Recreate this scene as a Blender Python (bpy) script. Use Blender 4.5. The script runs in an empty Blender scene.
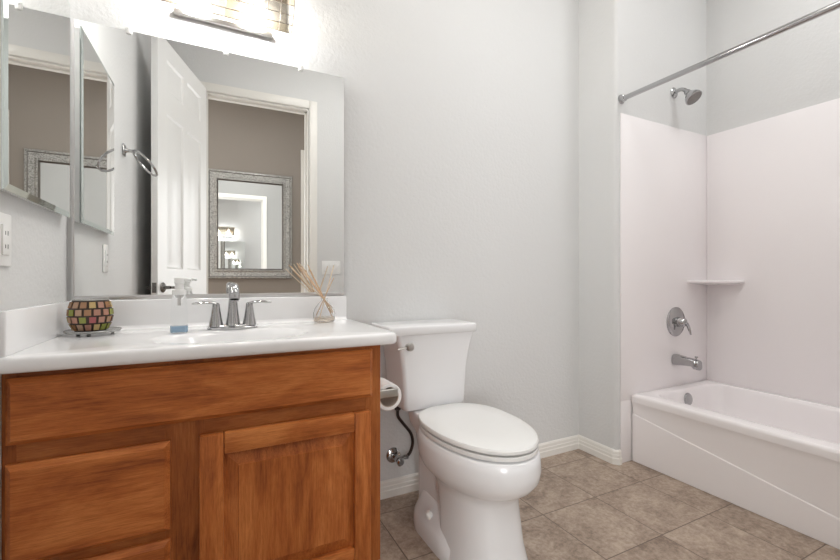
import bpy, bmesh, math, random
from mathutils import Vector, Matrix
random.seed(4)
S = bpy.context.scene
C = S.collection
PI = math.pi

# ------------------------------------------------------------------ camera
cam_d = bpy.data.cameras.new('camera'); cam = bpy.data.objects.new('camera', cam_d); C.objects.link(cam)
cam.location = (0, 0, 0.969); cam.rotation_euler = (PI/2, 0, math.radians(-26.9))
cam_d.sensor_width = 36; cam_d.lens = 415/840*36; cam_d.shift_y = -1.4/840
cam_d.clip_start = 0.02
S.camera = cam
# ------------------------------------------------------------------ world, exposure
W = bpy.data.worlds.new('world'); S.world = W; W.use_nodes = True
W.node_tree.nodes['Background'].inputs[0].default_value = (0.9, 0.93, 1, 1)
W.node_tree.nodes['Background'].inputs[1].default_value = 0.3
S.view_settings.view_transform = 'Standard'; S.view_settings.look = 'None'
S.view_settings.gamma = 1; S.view_settings.use_curve_mapping = False
S.view_settings.exposure = 0.40
S.cycles.max_bounces = 20; S.cycles.glossy_bounces = 16; S.cycles.diffuse_bounces = 10; S.cycles.transmission_bounces = 12
CEIL_FILL_W = 2.6        # added fill lamp on the bathroom ceiling, watts
HALL_FILL_W = 5.0        # added fill lamps on the hall ceiling, watts
TUB_FILL_W = 4.6          # added fill lamp over the tub, watts
WIN_FILL_W = 48.0         # fill light from each added hall panel, watts
BULB_W = 6.8         # each vanity bulb, watts
WARM = (0.965, 0.98, 1.0)

def area_lamp(name, loc, size, watts, col, parent=None):
    l = bpy.data.lights.new(name, 'AREA'); l.shape = 'DISK'; l.size = size; l.energy = watts; l.color = col
    o = bpy.data.objects.new(name, l); C.objects.link(o); o.location = loc
    if parent: o.parent = parent
    return o

# ------------------------------------------------------------------ materials
def mat(name, col=(0.8,0.8,0.8), rough=0.5, metal=0.0, spec=0.5, **kw):
    m = bpy.data.materials.new(name); m.use_nodes = True
    b = m.node_tree.nodes['Principled BSDF']
    b.inputs['Base Color'].default_value = (*col, 1); b.inputs['Roughness'].default_value = rough
    b.inputs['Metallic'].default_value = metal; b.inputs['Specular IOR Level'].default_value = spec
    for k, v in kw.items(): b.inputs[k.replace('_', ' ')].default_value = v
    return m
def nd(m, t, **kw):
    n = m.node_tree.nodes.new(t)
    for k, v in kw.items(): setattr(n, k, v)
    return n
def lk(m, a, b): m.node_tree.links.new(a, b)
def bsdf(m): return m.node_tree.nodes['Principled BSDF']
def add_bump(m, scale, strength, dist=0.002, detail=2.0, tex='ShaderNodeTexNoise'):
    tc = nd(m, 'ShaderNodeTexCoord'); n = nd(m, tex); b = nd(m, 'ShaderNodeBump')
    n.inputs['Scale'].default_value = scale
    if 'Detail' in n.inputs: n.inputs['Detail'].default_value = detail
    b.inputs['Strength'].default_value = strength; b.inputs['Distance'].default_value = dist
    lk(m, tc.outputs['Object'], n.inputs['Vector']); lk(m, n.outputs[0], b.inputs['Height'])
    lk(m, b.outputs[0], bsdf(m).inputs['Normal'])
def noise_col(m, c1, c2, scale, detail=4.0, lo=0.35, hi=0.65, stretch=(1,1,1)):
    tc = nd(m, 'ShaderNodeTexCoord'); mp = nd(m, 'ShaderNodeMapping'); n = nd(m, 'ShaderNodeTexNoise'); r = nd(m, 'ShaderNodeValToRGB')
    mp.inputs['Scale'].default_value = stretch
    n.inputs['Scale'].default_value = scale; n.inputs['Detail'].default_value = detail
    r.color_ramp.elements[0].position = lo; r.color_ramp.elements[0].color = (*c1, 1)
    r.color_ramp.elements[1].position = hi; r.color_ramp.elements[1].color = (*c2, 1)
    lk(m, tc.outputs['Object'], mp.inputs[0]); lk(m, mp.outputs[0], n.inputs['Vector']); lk(m, n.outputs[0], r.inputs[0])
    lk(m, r.outputs[0], bsdf(m).inputs['Base Color'])
    return r
M = {}
M['wall'] = mat('wall_paint', (0.665,0.667,0.665), 0.55, spec=0.35); add_bump(M['wall'], 75, 0.35, 0.004, 3)
M['ceil'] = mat('ceiling_paint', (0.88,0.88,0.88), 0.8)
M['taupe'] = mat('hall_paint', (0.32,0.285,0.252), 0.6); add_bump(M['taupe'], 75, 0.2, 0.003, 3)
M['hallgrey'] = mat('hall_paint_grey', (0.36,0.356,0.345), 0.6)
M['trim'] = mat('trim_paint', (0.78,0.76,0.72), 0.35)
M['door'] = mat('door_paint', (0.76,0.76,0.75), 0.35)
M['porc'] = mat('porcelain', (0.79,0.79,0.80), 0.25, Coat_Weight=0.3)
M['seatp'] = mat('seat_plastic', (0.79,0.79,0.78), 0.22)
M['marble'] = mat('cultured_marble', (0.89,0.89,0.90), 0.12, Coat_Weight=0.3)
M['acryl'] = mat('tub_acrylic', (0.87,0.838,0.845), 0.18); add_bump(M['acryl'], 9, 0.06, 0.01, 1)
M['chrome'] = mat('chrome', (0.47,0.47,0.475), 0.12, 1.0)
M['nickel'] = mat('brushed_nickel', (0.55,0.53,0.50), 0.28, 1.0)
M['alu'] = mat('aluminium', (0.72,0.71,0.71), 0.35, 1.0)
M['mirror'] = mat('mirror_glass', (0.93,0.94,0.935), 0.0, 1.0)
M['medglass'] = mat('tinted_mirror_glass', (0.86,0.86,0.85), 0.0, 1.0)
M['bevelglass'] = mat('mirror_bevel', (0.70,0.76,0.74), 0.03, 1.0)
M['mirback'] = mat('mirror_backing', (0.25,0.26,0.25), 0.6)
M['plastic'] = mat('white_plastic', (0.82,0.82,0.81), 0.3)
M['dark'] = mat('dark_slot', (0.02,0.02,0.02), 0.6)
M['hose'] = mat('braided_hose', (0.045,0.03,0.025), 0.4, 0.3); add_bump(M['hose'], 900, 0.5, 0.001)
M['paper'] = mat('tissue_paper', (0.86,0.85,0.84), 0.95)
M['card'] = mat('cardboard', (0.55,0.47,0.40), 0.9)
M['tray'] = mat('grey_glass_tray', (0.30,0.30,0.29), 0.15, Coat_Weight=0.5)
M['grout'] = mat('dark_grout', (0.05,0.03,0.022), 0.6)
M['reed'] = mat('reed', (0.62,0.43,0.28), 0.7)
M['reed2'] = mat('pale_reed', (0.74,0.60,0.44), 0.7)
M['clear'] = mat('clear_glass', (1,1,1), 0.02, Transmission_Weight=1.0, IOR=1.16)
M['clearp'] = mat('clear_plastic', (0.97,0.98,0.98), 0.06, Transmission_Weight=1.0, IOR=1.12)
M['oil'] = mat('pale_oil', (0.95,0.85,0.74), 0.03, Transmission_Weight=0.8, IOR=1.33)
M['soap'] = mat('blue_soap', (0.44,0.62,0.80), 0.1, Transmission_Weight=0.35)
M['bronze'] = mat('dark_nickel', (0.22,0.21,0.20), 0.25, 1.0)
M['came'] = mat('came_metal', (0.35,0.31,0.26), 0.4, 0.8)
M['frame'] = mat('silver_leaf', (0.5,0.49,0.47), 0.35, 0.75)
noise_col(M['frame'], (0.20,0.195,0.185), (0.62,0.61,0.585), 95, 6, 0.32, 0.62)
M['framed'] = mat('dark_silver_leaf', (0.2,0.19,0.18), 0.4, 0.8)

def lampglass(name, col, e):
    m = mat(name, (0.9,0.85,0.78), 0.3)
    b = bsdf(m); b.inputs['Emission Color'].default_value = (*col, 1); b.inputs['Emission Strength'].default_value = e
    return m
def paneglass(name, col, solid):
    # thin seeded pane: mostly lets light straight through, the rest scatters with the tint of the glass
    m = bpy.data.materials.new(name); m.use_nodes = True; nt = m.node_tree; nt.nodes.clear()
    out = nd(m, 'ShaderNodeOutputMaterial'); mx = nd(m, 'ShaderNodeMixShader'); tr = nd(m, 'ShaderNodeBsdfTransparent'); tl = nd(m, 'ShaderNodeBsdfTranslucent')
    tr.inputs[0].default_value = (*col, 1); tl.inputs[0].default_value = (*col, 1); mx.inputs[0].default_value = solid
    lk(m, tr.outputs[0], mx.inputs[1]); lk(m, tl.outputs[0], mx.inputs[2]); lk(m, mx.outputs[0], out.inputs[0])
    return m
M['lg'] = [paneglass('pane_white', (0.98,0.96,0.92), 0.014), paneglass('pane_cream', (0.97,0.92,0.80), 0.014), paneglass('pane_peach', (0.95,0.84,0.70), 0.014)]
M['pan'] = mat('back_pan_bronze', (0.085,0.075,0.06), 0.7)  # dark pan added to dim what shows behind the lamp glass
M['daypane'] = lampglass('daylight_pane', (0.95,0.98,1), 1.5)  # glow of the made-up hall windows
M['bulb'] = lampglass('bulb_glass', (1,0.92,0.80), 1.6)
M['diffuser'] = lampglass('lamp_diffuser', (1,0.97,0.92), 4.0)  # glow of the added ceiling lamps

# wood: grain runs along `axis`
def wood(name, axis, tone=1.0):
    m = mat(name, (0.3,0.13,0.05), 0.42, spec=0.25, Coat_Weight=0.05, Coat_Roughness=0.25)
    tc = nd(m, 'ShaderNodeTexCoord')
    def noise(scale, stretch, detail, rough=0.6, dist=0.0):
        mp = nd(m, 'ShaderNodeMapping'); n = nd(m, 'ShaderNodeTexNoise')
        s = [stretch]*3; s[axis] = 1.0
        mp.inputs['Scale'].default_value = s; n.inputs['Scale'].default_value = scale
        n.inputs['Detail'].default_value = detail; n.inputs['Roughness'].default_value = rough; n.inputs['Distortion'].default_value = dist
        lk(m, tc.outputs['Object'], mp.inputs[0]); lk(m, mp.outputs[0], n.inputs['Vector'])
        return n.outputs[0]
    big = noise(3.4, 4.5, 5, 0.6, 0.8); fine = noise(8, 24, 7, 0.75, 0.2); pore = noise(30, 30, 3)
    r1 = nd(m, 'ShaderNodeValToRGB')
    els = r1.color_ramp.elements
    els[0].position = 0.30; els[0].color = (0.23*tone,0.058*tone,0.014*tone,1)
    els[1].position = 0.72; els[1].color = (0.66*tone,0.242*tone,0.070*tone,1)
    e = els.new(0.5); e.color = (0.47*tone,0.141*tone,0.034*tone,1)
    ad = nd(m, 'ShaderNodeMath', operation='MULTIPLY_ADD'); lk(m, fine, ad.inputs[0]); ad.inputs[1].default_value = 0.5
    sb = nd(m, 'ShaderNodeMath', operation='MULTIPLY_ADD'); lk(m, big, sb.inputs[0]); sb.inputs[1].default_value = 0.85; sb.inputs[2].default_value = -0.16
    lk(m, sb.outputs[0], ad.inputs[2]); lk(m, ad.outputs[0], r1.inputs[0])
    mx = nd(m, 'ShaderNodeMix', data_type='RGBA', blend_type='MULTIPLY')
    r2 = nd(m, 'ShaderNodeValToRGB'); r2.color_ramp.elements[0].position = 0.36; r2.color_ramp.elements[0].color = (0.62,0.56,0.5,1)
    r2.color_ramp.elements[1].position = 0.5; r2.color_ramp.elements[1].color = (1,1,1,1)
    lk(m, pore, r2.inputs[0]); mx.inputs[0].default_value = 0.6
    lk(m, r1.outputs[0], mx.inputs[6]); lk(m, r2.outputs[0], mx.inputs[7]); lk(m, mx.outputs[2], bsdf(m).inputs['Base Color'])
    return m
M['woodh'] = wood('wood_horizontal_grain', 0); M['woodv'] = wood('wood_vertical_grain', 2)
M['wooddark'] = wood('wood_frame', 2, 0.75)
M['wooddarkh'] = wood('wood_frame_rail', 0, 0.75)

# floor tile, 305 mm grid
def tile():
    m = mat('stone_tile', (0.3,0.24,0.19), 0.42, spec=0.4)
    tc = nd(m, 'ShaderNodeTexCoord'); sp = nd(m, 'ShaderNodeSeparateXYZ'); lk(m, tc.outputs['Object'], sp.inputs[0])
    P = 0.305
    masks, cells = [], []
    for ax, off in ((0, 0.0), (1, 0.070)):
        a = nd(m, 'ShaderNodeMath', operation='SUBTRACT'); lk(m, sp.outputs[ax], a.inputs[0]); a.inputs[1].default_value = off - 20*P
        d = nd(m, 'ShaderNodeMath', operation='DIVIDE'); lk(m, a.outputs[0], d.inputs[0]); d.inputs[1].default_value = P
        fl = nd(m, 'ShaderNodeMath', operation='FLOOR'); lk(m, d.outputs[0], fl.inputs[0]); cells.append(fl)
        fr = nd(m, 'ShaderNodeMath', operation='FRACT'); lk(m, d.outputs[0], fr.inputs[0])
        s = nd(m, 'ShaderNodeMath', operation='SUBTRACT'); lk(m, fr.outputs[0], s.inputs[0]); s.inputs[1].default_value = 0.5
        ab = nd(m, 'ShaderNodeMath', operation='ABSOLUTE'); lk(m, s.outputs[0], ab.inputs[0])
        mr = nd(m, 'ShaderNodeMapRange'); lk(m, ab.outputs[0], mr.inputs[0])
        mr.inputs[1].default_value = 0.4915; mr.inputs[2].default_value = 0.4965; mr.inputs[3].default_value = 0; mr.inputs[4].default_value = 1
        masks.append(mr)
    mxm = nd(m, 'ShaderNodeMath', operation='MAXIMUM'); lk(m, masks[0].outputs[0], mxm.inputs[0]); lk(m, masks[1].outputs[0], mxm.inputs[1])
    cv = nd(m, 'ShaderNodeCombineXYZ'); lk(m, cells[0].outputs[0], cv.inputs[0]); lk(m, cells[1].outputs[0], cv.inputs[1])
    wn = nd(m, 'ShaderNodeTexWhiteNoise'); lk(m, cv.outputs[0], wn.inputs['Vector'])
    sc = nd(m, 'ShaderNodeVectorMath', operation='SCALE'); lk(m, wn.outputs['Color'], sc.inputs[0]); sc.inputs['Scale'].default_value = 9
    av = nd(m, 'ShaderNodeVectorMath', operation='ADD'); lk(m, tc.outputs['Object'], av.inputs[0]); lk(m, sc.outputs[0], av.inputs[1])
    n1 = nd(m, 'ShaderNodeTexNoise'); n1.inputs['Scale'].default_value = 7; n1.inputs['Detail'].default_value = 9; n1.inputs['Roughness'].default_value = 0.72; n1.inputs['Distortion'].default_value = 0.5
    lk(m, av.outputs[0], n1.inputs['Vector'])
    n2 = nd(m, 'ShaderNodeTexNoise'); n2.inputs['Scale'].default_value = 60; n2.inputs['Detail'].default_value = 6; n2.inputs['Roughness'].default_value = 0.7
    lk(m, av.outputs[0], n2.inputs['Vector'])
    r = nd(m, 'ShaderNodeValToRGB'); els = r.color_ramp.elements
    els[0].position = 0.36; els[0].color = (0.205,0.15,0.115,1); els[1].position = 0.66; els[1].color = (0.48,0.385,0.31,1)
    e = els.new(0.5); e.color = (0.345,0.262,0.203,1)
    ad = nd(m, 'ShaderNodeMath', operation='MULTIPLY_ADD'); lk(m, n2.outputs[0], ad.inputs[0]); ad.inputs[1].default_value = 0.6
    a2 = nd(m, 'ShaderNodeMath', operation='MULTIPLY_ADD'); lk(m, n1.outputs[0], a2.inputs[0]); a2.inputs[1].default_value = 0.8; a2.inputs[2].default_value = -0.19
    lk(m, a2.outputs[0], ad.inputs[2]); lk(m, ad.outputs[0], r.inputs[0])
    v = nd(m, 'ShaderNodeTexVoronoi', feature='DISTANCE_TO_EDGE'); v.inputs['Scale'].default_value = 9
    dv = nd(m, 'ShaderNodeVectorMath', operation='SCALE'); lk(m, n1.outputs['Color'], dv.inputs[0]); dv.inputs['Scale'].default_value = 0.5
    vv = nd(m, 'ShaderNodeVectorMath', operation='ADD'); lk(m, av.outputs[0], vv.inputs[0]); lk(m, dv.outputs[0], vv.inputs[1]); lk(m, vv.outputs[0], v.inputs['Vector'])
    vr = nd(m, 'ShaderNodeMapRange'); lk(m, v.outputs[0], vr.inputs[0]); vr.inputs[1].default_value = 0.0; vr.inputs[2].default_value = 0.03; vr.inputs[3].default_value = 0.28; vr.inputs[4].default_value = 0
    mv = nd(m, 'ShaderNodeMix', data_type='RGBA'); lk(m, vr.outputs[0], mv.inputs[0]); lk(m, r.outputs[0], mv.inputs[6]); mv.inputs[7].default_value = (0.50,0.42,0.35,1)
    mx = nd(m, 'ShaderNodeMix', data_type='RGBA'); lk(m, mxm.outputs[0], mx.inputs[0]); lk(m, mv.outputs[2], mx.inputs[6]); mx.inputs[7].default_value = (0.145,0.105,0.08,1)
    lk(m, mx.outputs[2], bsdf(m).inputs['Base Color'])
    b = nd(m, 'ShaderNodeBump'); b.inputs['Strength'].default_value = 0.5; b.inputs['Distance'].default_value = 0.003
    h = nd(m, 'ShaderNodeMath', operation='SUBTRACT'); lk(m, ad.outputs[0], h.inputs[0]); lk(m, mxm.outputs[0], h.inputs[1])
    lk(m, h.outputs[0], b.inputs['Height']); lk(m, b.outputs[0], bsdf(m).inputs['Normal'])
    return m
M['tile'] = tile()

# ------------------------------------------------------------------ mesh helpers
def box(bm, x0, x1, y0, y1, z0, z1, bev=0.0, seg=2, mi=0):
    r = bmesh.ops.create_cube(bm, size=1)
    vs = r['verts']
    bmesh.ops.scale(bm, vec=(x1-x0, y1-y0, z1-z0), verts=vs)
    bmesh.ops.translate(bm, vec=((x0+x1)/2, (y0+y1)/2, (z0+z1)/2), verts=vs)
    fs = list({f for v in vs for f in v.link_faces})
    for f in fs: f.material_index = mi
    if bev > 0:
        bmesh.ops.bevel(bm, geom=list({e for f in fs for e in f.edges}), offset=bev, segments=seg, profile=0.5, affect='EDGES')
def loft(bm, rings, cap0=True, cap1=True, mi=0, closed=True):
    vr = [[bm.verts.new(p) for p in r] for r in rings]
    n = len(vr[0])
    for a, b in zip(vr[:-1], vr[1:]):
        for i in range(n if closed else n-1):
            j = (i+1) % n
            f = bm.faces.new((a[i], a[j], b[j], b[i])); f.material_index = mi
    if cap0: bm.faces.new(list(reversed(vr[0]))).material_index = mi
    if cap1: bm.faces.new(vr[-1]).material_index = mi
    return vr
def lathe(bm, prof, c=(0,0,0), axis=(0,0,1), n=28, mi=0, cap0=True, cap1=True):
    """prof: list of (radius, height along axis)."""
    a = Vector(axis).normalized(); u = a.orthogonal().normalized(); w = a.cross(u); c = Vector(c)
    rings = [[c + a*h_ + (u*math.cos(2*PI*i/n) + w*math.sin(2*PI*i/n))*max(r, 1e-5) for i in range(n)] for r, h_ in prof]
    loft(bm, rings, cap0, cap1, mi)
def cyl(bm, p0, p1, r, n=20, r1=None, mi=0):
    p0, p1 = Vector(p0), Vector(p1)
    lathe(bm, [(r, 0), (r if r1 is None else r1, (p1-p0).length)], p0, p1-p0, n, mi)
def tube(bm, pts, rad, n=12, mi=0, closed=False, flat=None):
    """swept tube; rad a number or list; flat = (scale_side, scale_up) squash of the section."""
    pts = [Vector(p) for p in pts]; k = len(pts)
    rads = rad if isinstance(rad, (list, tuple)) else [rad]*k
    rings = []; prev = None
    for i, p in enumerate(pts):
        if closed: t = pts[(i+1) % k] - pts[i-1]
        else: t = pts[min(i+1, k-1)] - pts[max(i-1, 0)]
        t.normalize()
        if prev is None:
            ref = Vector((0,0,1)) if abs(t.z) < 0.95 else Vector((0,1,0))
            u = (ref - t*ref.dot(t)).normalized()
        else: u = (prev - t*prev.dot(t)).normalized()
        prev = u; w = t.cross(u)
        su, sw = (1, 1) if flat is None else (flat[1], flat[0])
        rings.append([p + (u*math.cos(2*PI*j/n)*su + w*math.sin(2*PI*j/n)*sw)*rads[i] for j in range(n)])
    if closed: rings.append(rings[0]); loft(bm, rings, False, False, mi)
    else: loft(bm, rings, True, True, mi)
def spline(pts, n=8):
    pts = [Vector(p) for p in pts]; out = []
    q = [pts[0]*2-pts[1]] + pts + [pts[-1]*2-pts[-2]]
    for i in range(1, len(q)-2):
        for k in range(n):
            t = k/n; a, b, c, d = q[i-1], q[i], q[i+1], q[i+2]
            out.append(0.5*((2*b) + (c-a)*t + (2*a-5*b+4*c-d)*t*t + (3*b-a-3*c+d)*t**3))
    out.append(pts[-1]); return out
def frustum(bm, x0, x1, z0, z1, yb, ym, yf, ins, lip=0.0, mi=0):
    """raised slab facing -y: back at yb, square edge to ym, then slope inwards by ins to the face at yf."""
    def rc(i, y): return [(x0+i, y, z0+i), (x1-i, y, z0+i), (x1-i, y, z1-i), (x0+i, y, z1-i)]
    rings = [rc(0, yb), rc(0, ym)]
    if lip: rings.append(rc(lip, ym - 0.0025))
    rings += [rc(ins, yf)]
    loft(bm, rings, True, True, mi)

def obj(name, bm, mats, parent=None, base=None, smooth=35):
    bmesh.ops.remove_doubles(bm, verts=bm.verts, dist=1e-6)
    bmesh.ops.recalc_face_normals(bm, faces=bm.faces)
    if base is not None: bmesh.ops.translate(bm, vec=-Vector(base), verts=bm.verts)
    me = bpy.data.meshes.new(name); bm.to_mesh(me); bm.free()
    for m in (mats if isinstance(mats, list) else [mats]): me.materials.append(m)
    if smooth:
        me.polygons.foreach_set('use_smooth', [True]*len(me.polygons)); me.set_sharp_from_angle(angle=math.radians(smooth))
    o = bpy.data.objects.new(name, me); C.objects.link(o)
    if parent is not None: o.parent = parent
    return o
def B(): return bmesh.new()
def thing(name, label, cat, loc=(0,0,0), rotz=0, group=None):
    o = bpy.data.objects.new(name, None); o.empty_display_size = 0.05; C.objects.link(o)
    o.location = loc; o.rotation_euler = (0, 0, rotz); o['label'] = label; o['category'] = cat
    if group: o['group'] = group
    return o
def tag(o, label, cat, group=None):
    o['label'] = label; o['category'] = cat
    if group: o['group'] = group
    return o
def part(name, bm, m, root, label=None, smooth=35, parent=None):
    """bm is in world coordinates; root is the unrotated Empty; parent may be a part of it."""
    o = obj(name, bm, m, parent or root, root.location, smooth)
    if label: o['label'] = label
    return o
def lpart(name, bm, m, parent, label=None, smooth=35):
    o = obj(name, bm, m, parent, None, smooth)
    if label: o['label'] = label
    return o
def single(name, bm, m, base, label, cat, smooth=35):
    o = obj(name, bm, m, None, base, smooth); o.location = base
    return tag(o, label, cat)
def struct(name, bm, m, label, cat='room', smooth=35):
    o = obj(name, bm, m, None, None, smooth); o['kind'] = 'structure'; tag(o, label, cat); return o

# ------------------------------------------------------------------ room dimensions
XL, YB, XR, YP, XT = -0.41, 1.712, 1.889, 1.465, 2.70
YF, YH, YHW, ZC = -0.24, -0.355, -2.60, 3.0
ZH = 3.35
OX0, OX1, OZ = -0.075, 0.715, 2.43
HX0, HX1 = -1.6, 2.6

bm = B(); box(bm, HX0, 2.9, YHW-0.1, 1.9, -0.1, 0); struct('floor', bm, M['tile'], 'brown mottled stone tile floor on a square grid', 'floor')
bm = B(); box(bm, -0.53, 2.9, YH, 1.83, ZC, ZC+0.1); struct('ceiling', bm, M['ceil'], 'plain white bathroom ceiling overhead', 'ceiling')
bm = B(); box(bm, HX0-0.1, HX1+0.1, YHW-0.12, YH, ZH, ZH+0.1); struct('ceiling_hall', bm, M['ceil'], 'higher white ceiling of the hall', 'ceiling')
bm = B(); box(bm, -0.53, 1.95, YB, YB+0.12, 0, ZC); struct('wall_back', bm, M['wall'], 'pale grey wall behind mirror and toilet', 'wall')
bm = B(); box(bm, XL-0.12, XL, YH, YB, 0, ZC); struct('wall_left', bm, M['wall'], 'pale grey wall carrying the medicine cabinet', 'wall')
bm = B(); box(bm, XR, 2.9, YP, 1.83, 0, ZC)
es = [e for e in bm.edges if all(abs(v.co.x-XR) < 1e-4 and abs(v.co.y-YP) < 1e-4 for v in e.verts)]
bmesh.ops.bevel(bm, geom=es, offset=0.02, segments=6, profile=0.5, affect='EDGES')
struct('wall_plumbing', bm, M['wall'], 'pale grey wall return with rounded corner at the tub taps', 'wall')
bm = B(); box(bm, XT, 2.9, -0.3, YP, 0, ZC); struct('wall_right', bm, M['wall'], 'pale wall along the length of the tub', 'wall')
bm = B(); box(bm, XR, XT, YF, -0.06, 0, ZC); struct('wall_wing', bm, M['wall'], 'pale wall closing the near end of the tub', 'wall')
bm = B()
box(bm, XL, OX0, YH, YF, 0, ZH); box(bm, OX1, XT, YH, YF, 0, ZH); box(bm, OX0, OX1, YH, YF, OZ, ZH)
bm.faces.ensure_lookup_table()
for f in bm.faces: f.material_index = 1 if f.normal.y < -0.9 else 0
struct('wall_front', bm, [M['wall'], M['hallgrey']], 'pale wall with the doorway, seen in the big mirror', 'wall')
bm = B(); box(bm, HX0, HX1, YHW-0.12, YHW, 0, ZH); struct('wall_hall', bm, M['taupe'], 'taupe hall wall beyond the doorway, seen in the mirror', 'wall')
bm = B(); box(bm, HX0-0.1, HX0, YHW, YH, 0, ZH); box(bm, HX1, HX1+0.1, YHW, YH, 0, ZH)
box(bm, HX0, XL, YH, YH+0.1, 0, ZH)
struct('wall_hall_ends', bm, M['taupe'], 'taupe walls closing the hall', 'wall')

# baseboards
def bboard(name, pts, nrm, label):
    """pts: polyline on the wall foot; nrm: outward normals per point (mitred)."""
    prof = [(0, 0), (0.013, 0), (0.013, 0.030), (0.0105, 0.034), (0.0105, 0.048), (0.0085, 0.052), (0.0075, 0.066), (0.003, 0.074), (0, 0.075)]
    bm = B(); rings = [[(p[0]+n_[0]*d, p[1]+n_[1]*d, z) for d, z in prof] for p, n_ in zip(pts, nrm)]
    loft(bm, rings)
    return struct(name, bm, M['trim'], label, 'baseboard', smooth=20)
e = 0.0005
bboard('baseboard_back', [(0.485, YB-e), (XR, YB-e)], [(0,-1), (-1,-1)], 'off-white baseboard behind the toilet')
bboard('baseboard_return', [(XR-e, YB), (XR-e, YP+0.016), (XR+0.016, YP-e), (XR+0.029, YP-e)], [(-1,-1), (-1,-0.35), (-0.35,-1), (0,-1)], 'off-white baseboard wrapping the short wall beside the tub')
bboard('baseboard_left', [(XL+e, 0.55), (XL+e, 1.24)], [(1,0), (1,0)], 'off-white baseboard on the left wall before the vanity')
bboard('baseboard_front', [(0.80, YF+e), (XR, YF+e)], [(0,1), (0,1)], 'off-white baseboard on the doorway wall')

# door casing
bm = B(); cw = 0.068
def casing(bm, y0, y1):
    s = 1 if y1 > y0 else -1
    for x0, x1 in ((OX0-cw, OX0), (OX1, OX1+cw)):
        box(bm, x0, x1, min(y0, y1), max(y0, y1), 0, OZ+cw, 0.004, 2)
    box(bm, OX0, OX1, min(y0, y1), max(y0, y1), OZ, OZ+cw, 0.004, 2)
casing(bm, YF+0.0005, YF+0.016); casing(bm, YH-0.016, YH-0.0005)
t = 0.012
box(bm, OX0+0.0005, OX0+t, YH, YF, 0, OZ-t); box(bm, OX1-t, OX1-0.0005, YH, YF, 0, OZ-t); box(bm, OX0+0.0005, OX1-0.0005, YH, YF, OZ-t, OZ-0.0005)
box(bm, OX1-t-0.012, OX1-t, YH+0.03, YH+0.065, 0, OZ-t); box(bm, OX0+t, OX1-t, YH+0.03, YH+0.065, OZ-t-0.012, OZ-t)
struct('trim_1', bm, M['trim'], 'white casing around the open doorway, seen in the mirror', 'door casing')
bm = B(); box(bm, 1.035, 1.125, YHW+0.0005, YHW+0.018, 0, 2.78, 0.004); box(bm, 1.125, 2.0, YHW+0.0005, YHW+0.018, 2.69, 2.78, 0.004); box(bm, 2.0, 2.09, YHW+0.0005, YHW+0.018, 0, 2.78, 0.004); box(bm, 1.125, 2.0, YHW+0.0005, YHW+0.010, 0, 2.69)
struct('trim_2', bm, M['trim'], 'white casing beside the silver framed mirror across the hall', 'door casing')

# made-up hall windows, out of mirror view, filling the bathroom through the doorway
for k, (x0, x1) in enumerate(((-1.52, -0.42), (1.22+0.95, 2.52))):
    w = thing('window_%d' % (k+1), ('window of the hall to the left of the silver framed mirror', 'narrow window of the hall beyond the white casing')[k], 'window', ((x0+x1)/2, YHW, 0.5)); w['kind'] = 'structure'
    bm = B()
    for a0, a1, b0, b1 in ((x0, x0+0.06, 0.5, 2.4), (x1-0.06, x1, 0.5, 2.4), (x0, x1, 0.44, 0.5), (x0, x1, 2.4, 2.46)): box(bm, a0, a1, YHW+0.0005, YHW+0.03, b0, b1, 0.004)
    part('window_frame', bm, M['trim'], w)
    bm = B(); box(bm, x0+0.06, x1-0.06, YHW+0.0005, YHW+0.006, 0.5, 2.4); part('pane', bm, M['daypane'], w, smooth=0)
    l = bpy.data.lights.new('window_daylight', 'AREA'); l.shape = 'RECTANGLE'; l.size = x1-x0-0.12; l.size_y = 1.9; l.energy = WIN_FILL_W*(1 if k == 0 else 0.65); l.color = (0.96, 0.985, 1.0)
    o = bpy.data.objects.new('window_daylight', l); C.objects.link(o); o.parent = w; o.location = (0, 0.04, 0.95); o.rotation_euler = (-PI/2, 0, PI)

# six-panel door, hinged on the left jamb, swung open
ang = math.atan2(0.745, -0.235)
door = thing('door_1', 'white six-panel door standing open, seen in the big mirror', 'door', (OX0+0.004, YF+0.022, 0.01), ang)
door['kind'] = 'structure'
def door_leaf():
    bm = B(); Wd, Hd, T = 0.775, 2.43, 0.036
    cols = [(0.115, 0.355), (0.42, 0.66)]; rows = [(0.22, 0.82), (1.02, 1.98), (2.13, 2.315)]
    xs = sorted({0, Wd, *[v for c in cols for v in c]}); zs = sorted({0, Hd, *[v for r in rows for v in r]})
    for side, y in ((0, 0.0), (1, T)):
        sg = 1 if side == 0 else -1
        for i in range(len(xs)-1):
            for j in range(len(zs)-1):
                x0, x1, z0, z1 = xs[i], xs[i+1], zs[j], zs[j+1]
                if (x0, x1) in cols and (z0, z1) in rows:
                    rc = lambda q, d: [(x0+q, y+sg*d, z0+q), (x1-q, y+sg*d, z0+q), (x1-q, y+sg*d, z1-q), (x0+q, y+sg*d, z1-q)]
                    loft(bm, [rc(0, 0), rc(0.012, 0.010), rc(0.02, 0.010), rc(0.05, 0.003)], False, True)
                else:
                    bm.faces.new([bm.verts.new(p) for p in ((x0,y,z0),(x1,y,z0),(x1,y,z1),(x0,y,z1))])
    r0 = [(0,0,0),(Wd,0,0),(Wd,0,Hd),(0,0,Hd)]; r1 = [(x,T,z) for x,_,z in r0]
    loft(bm, [r0, r1], False, False)
    return bm
lpart('door_leaf', door_leaf(), M['door'], door, smooth=20)
bm = B()
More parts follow.
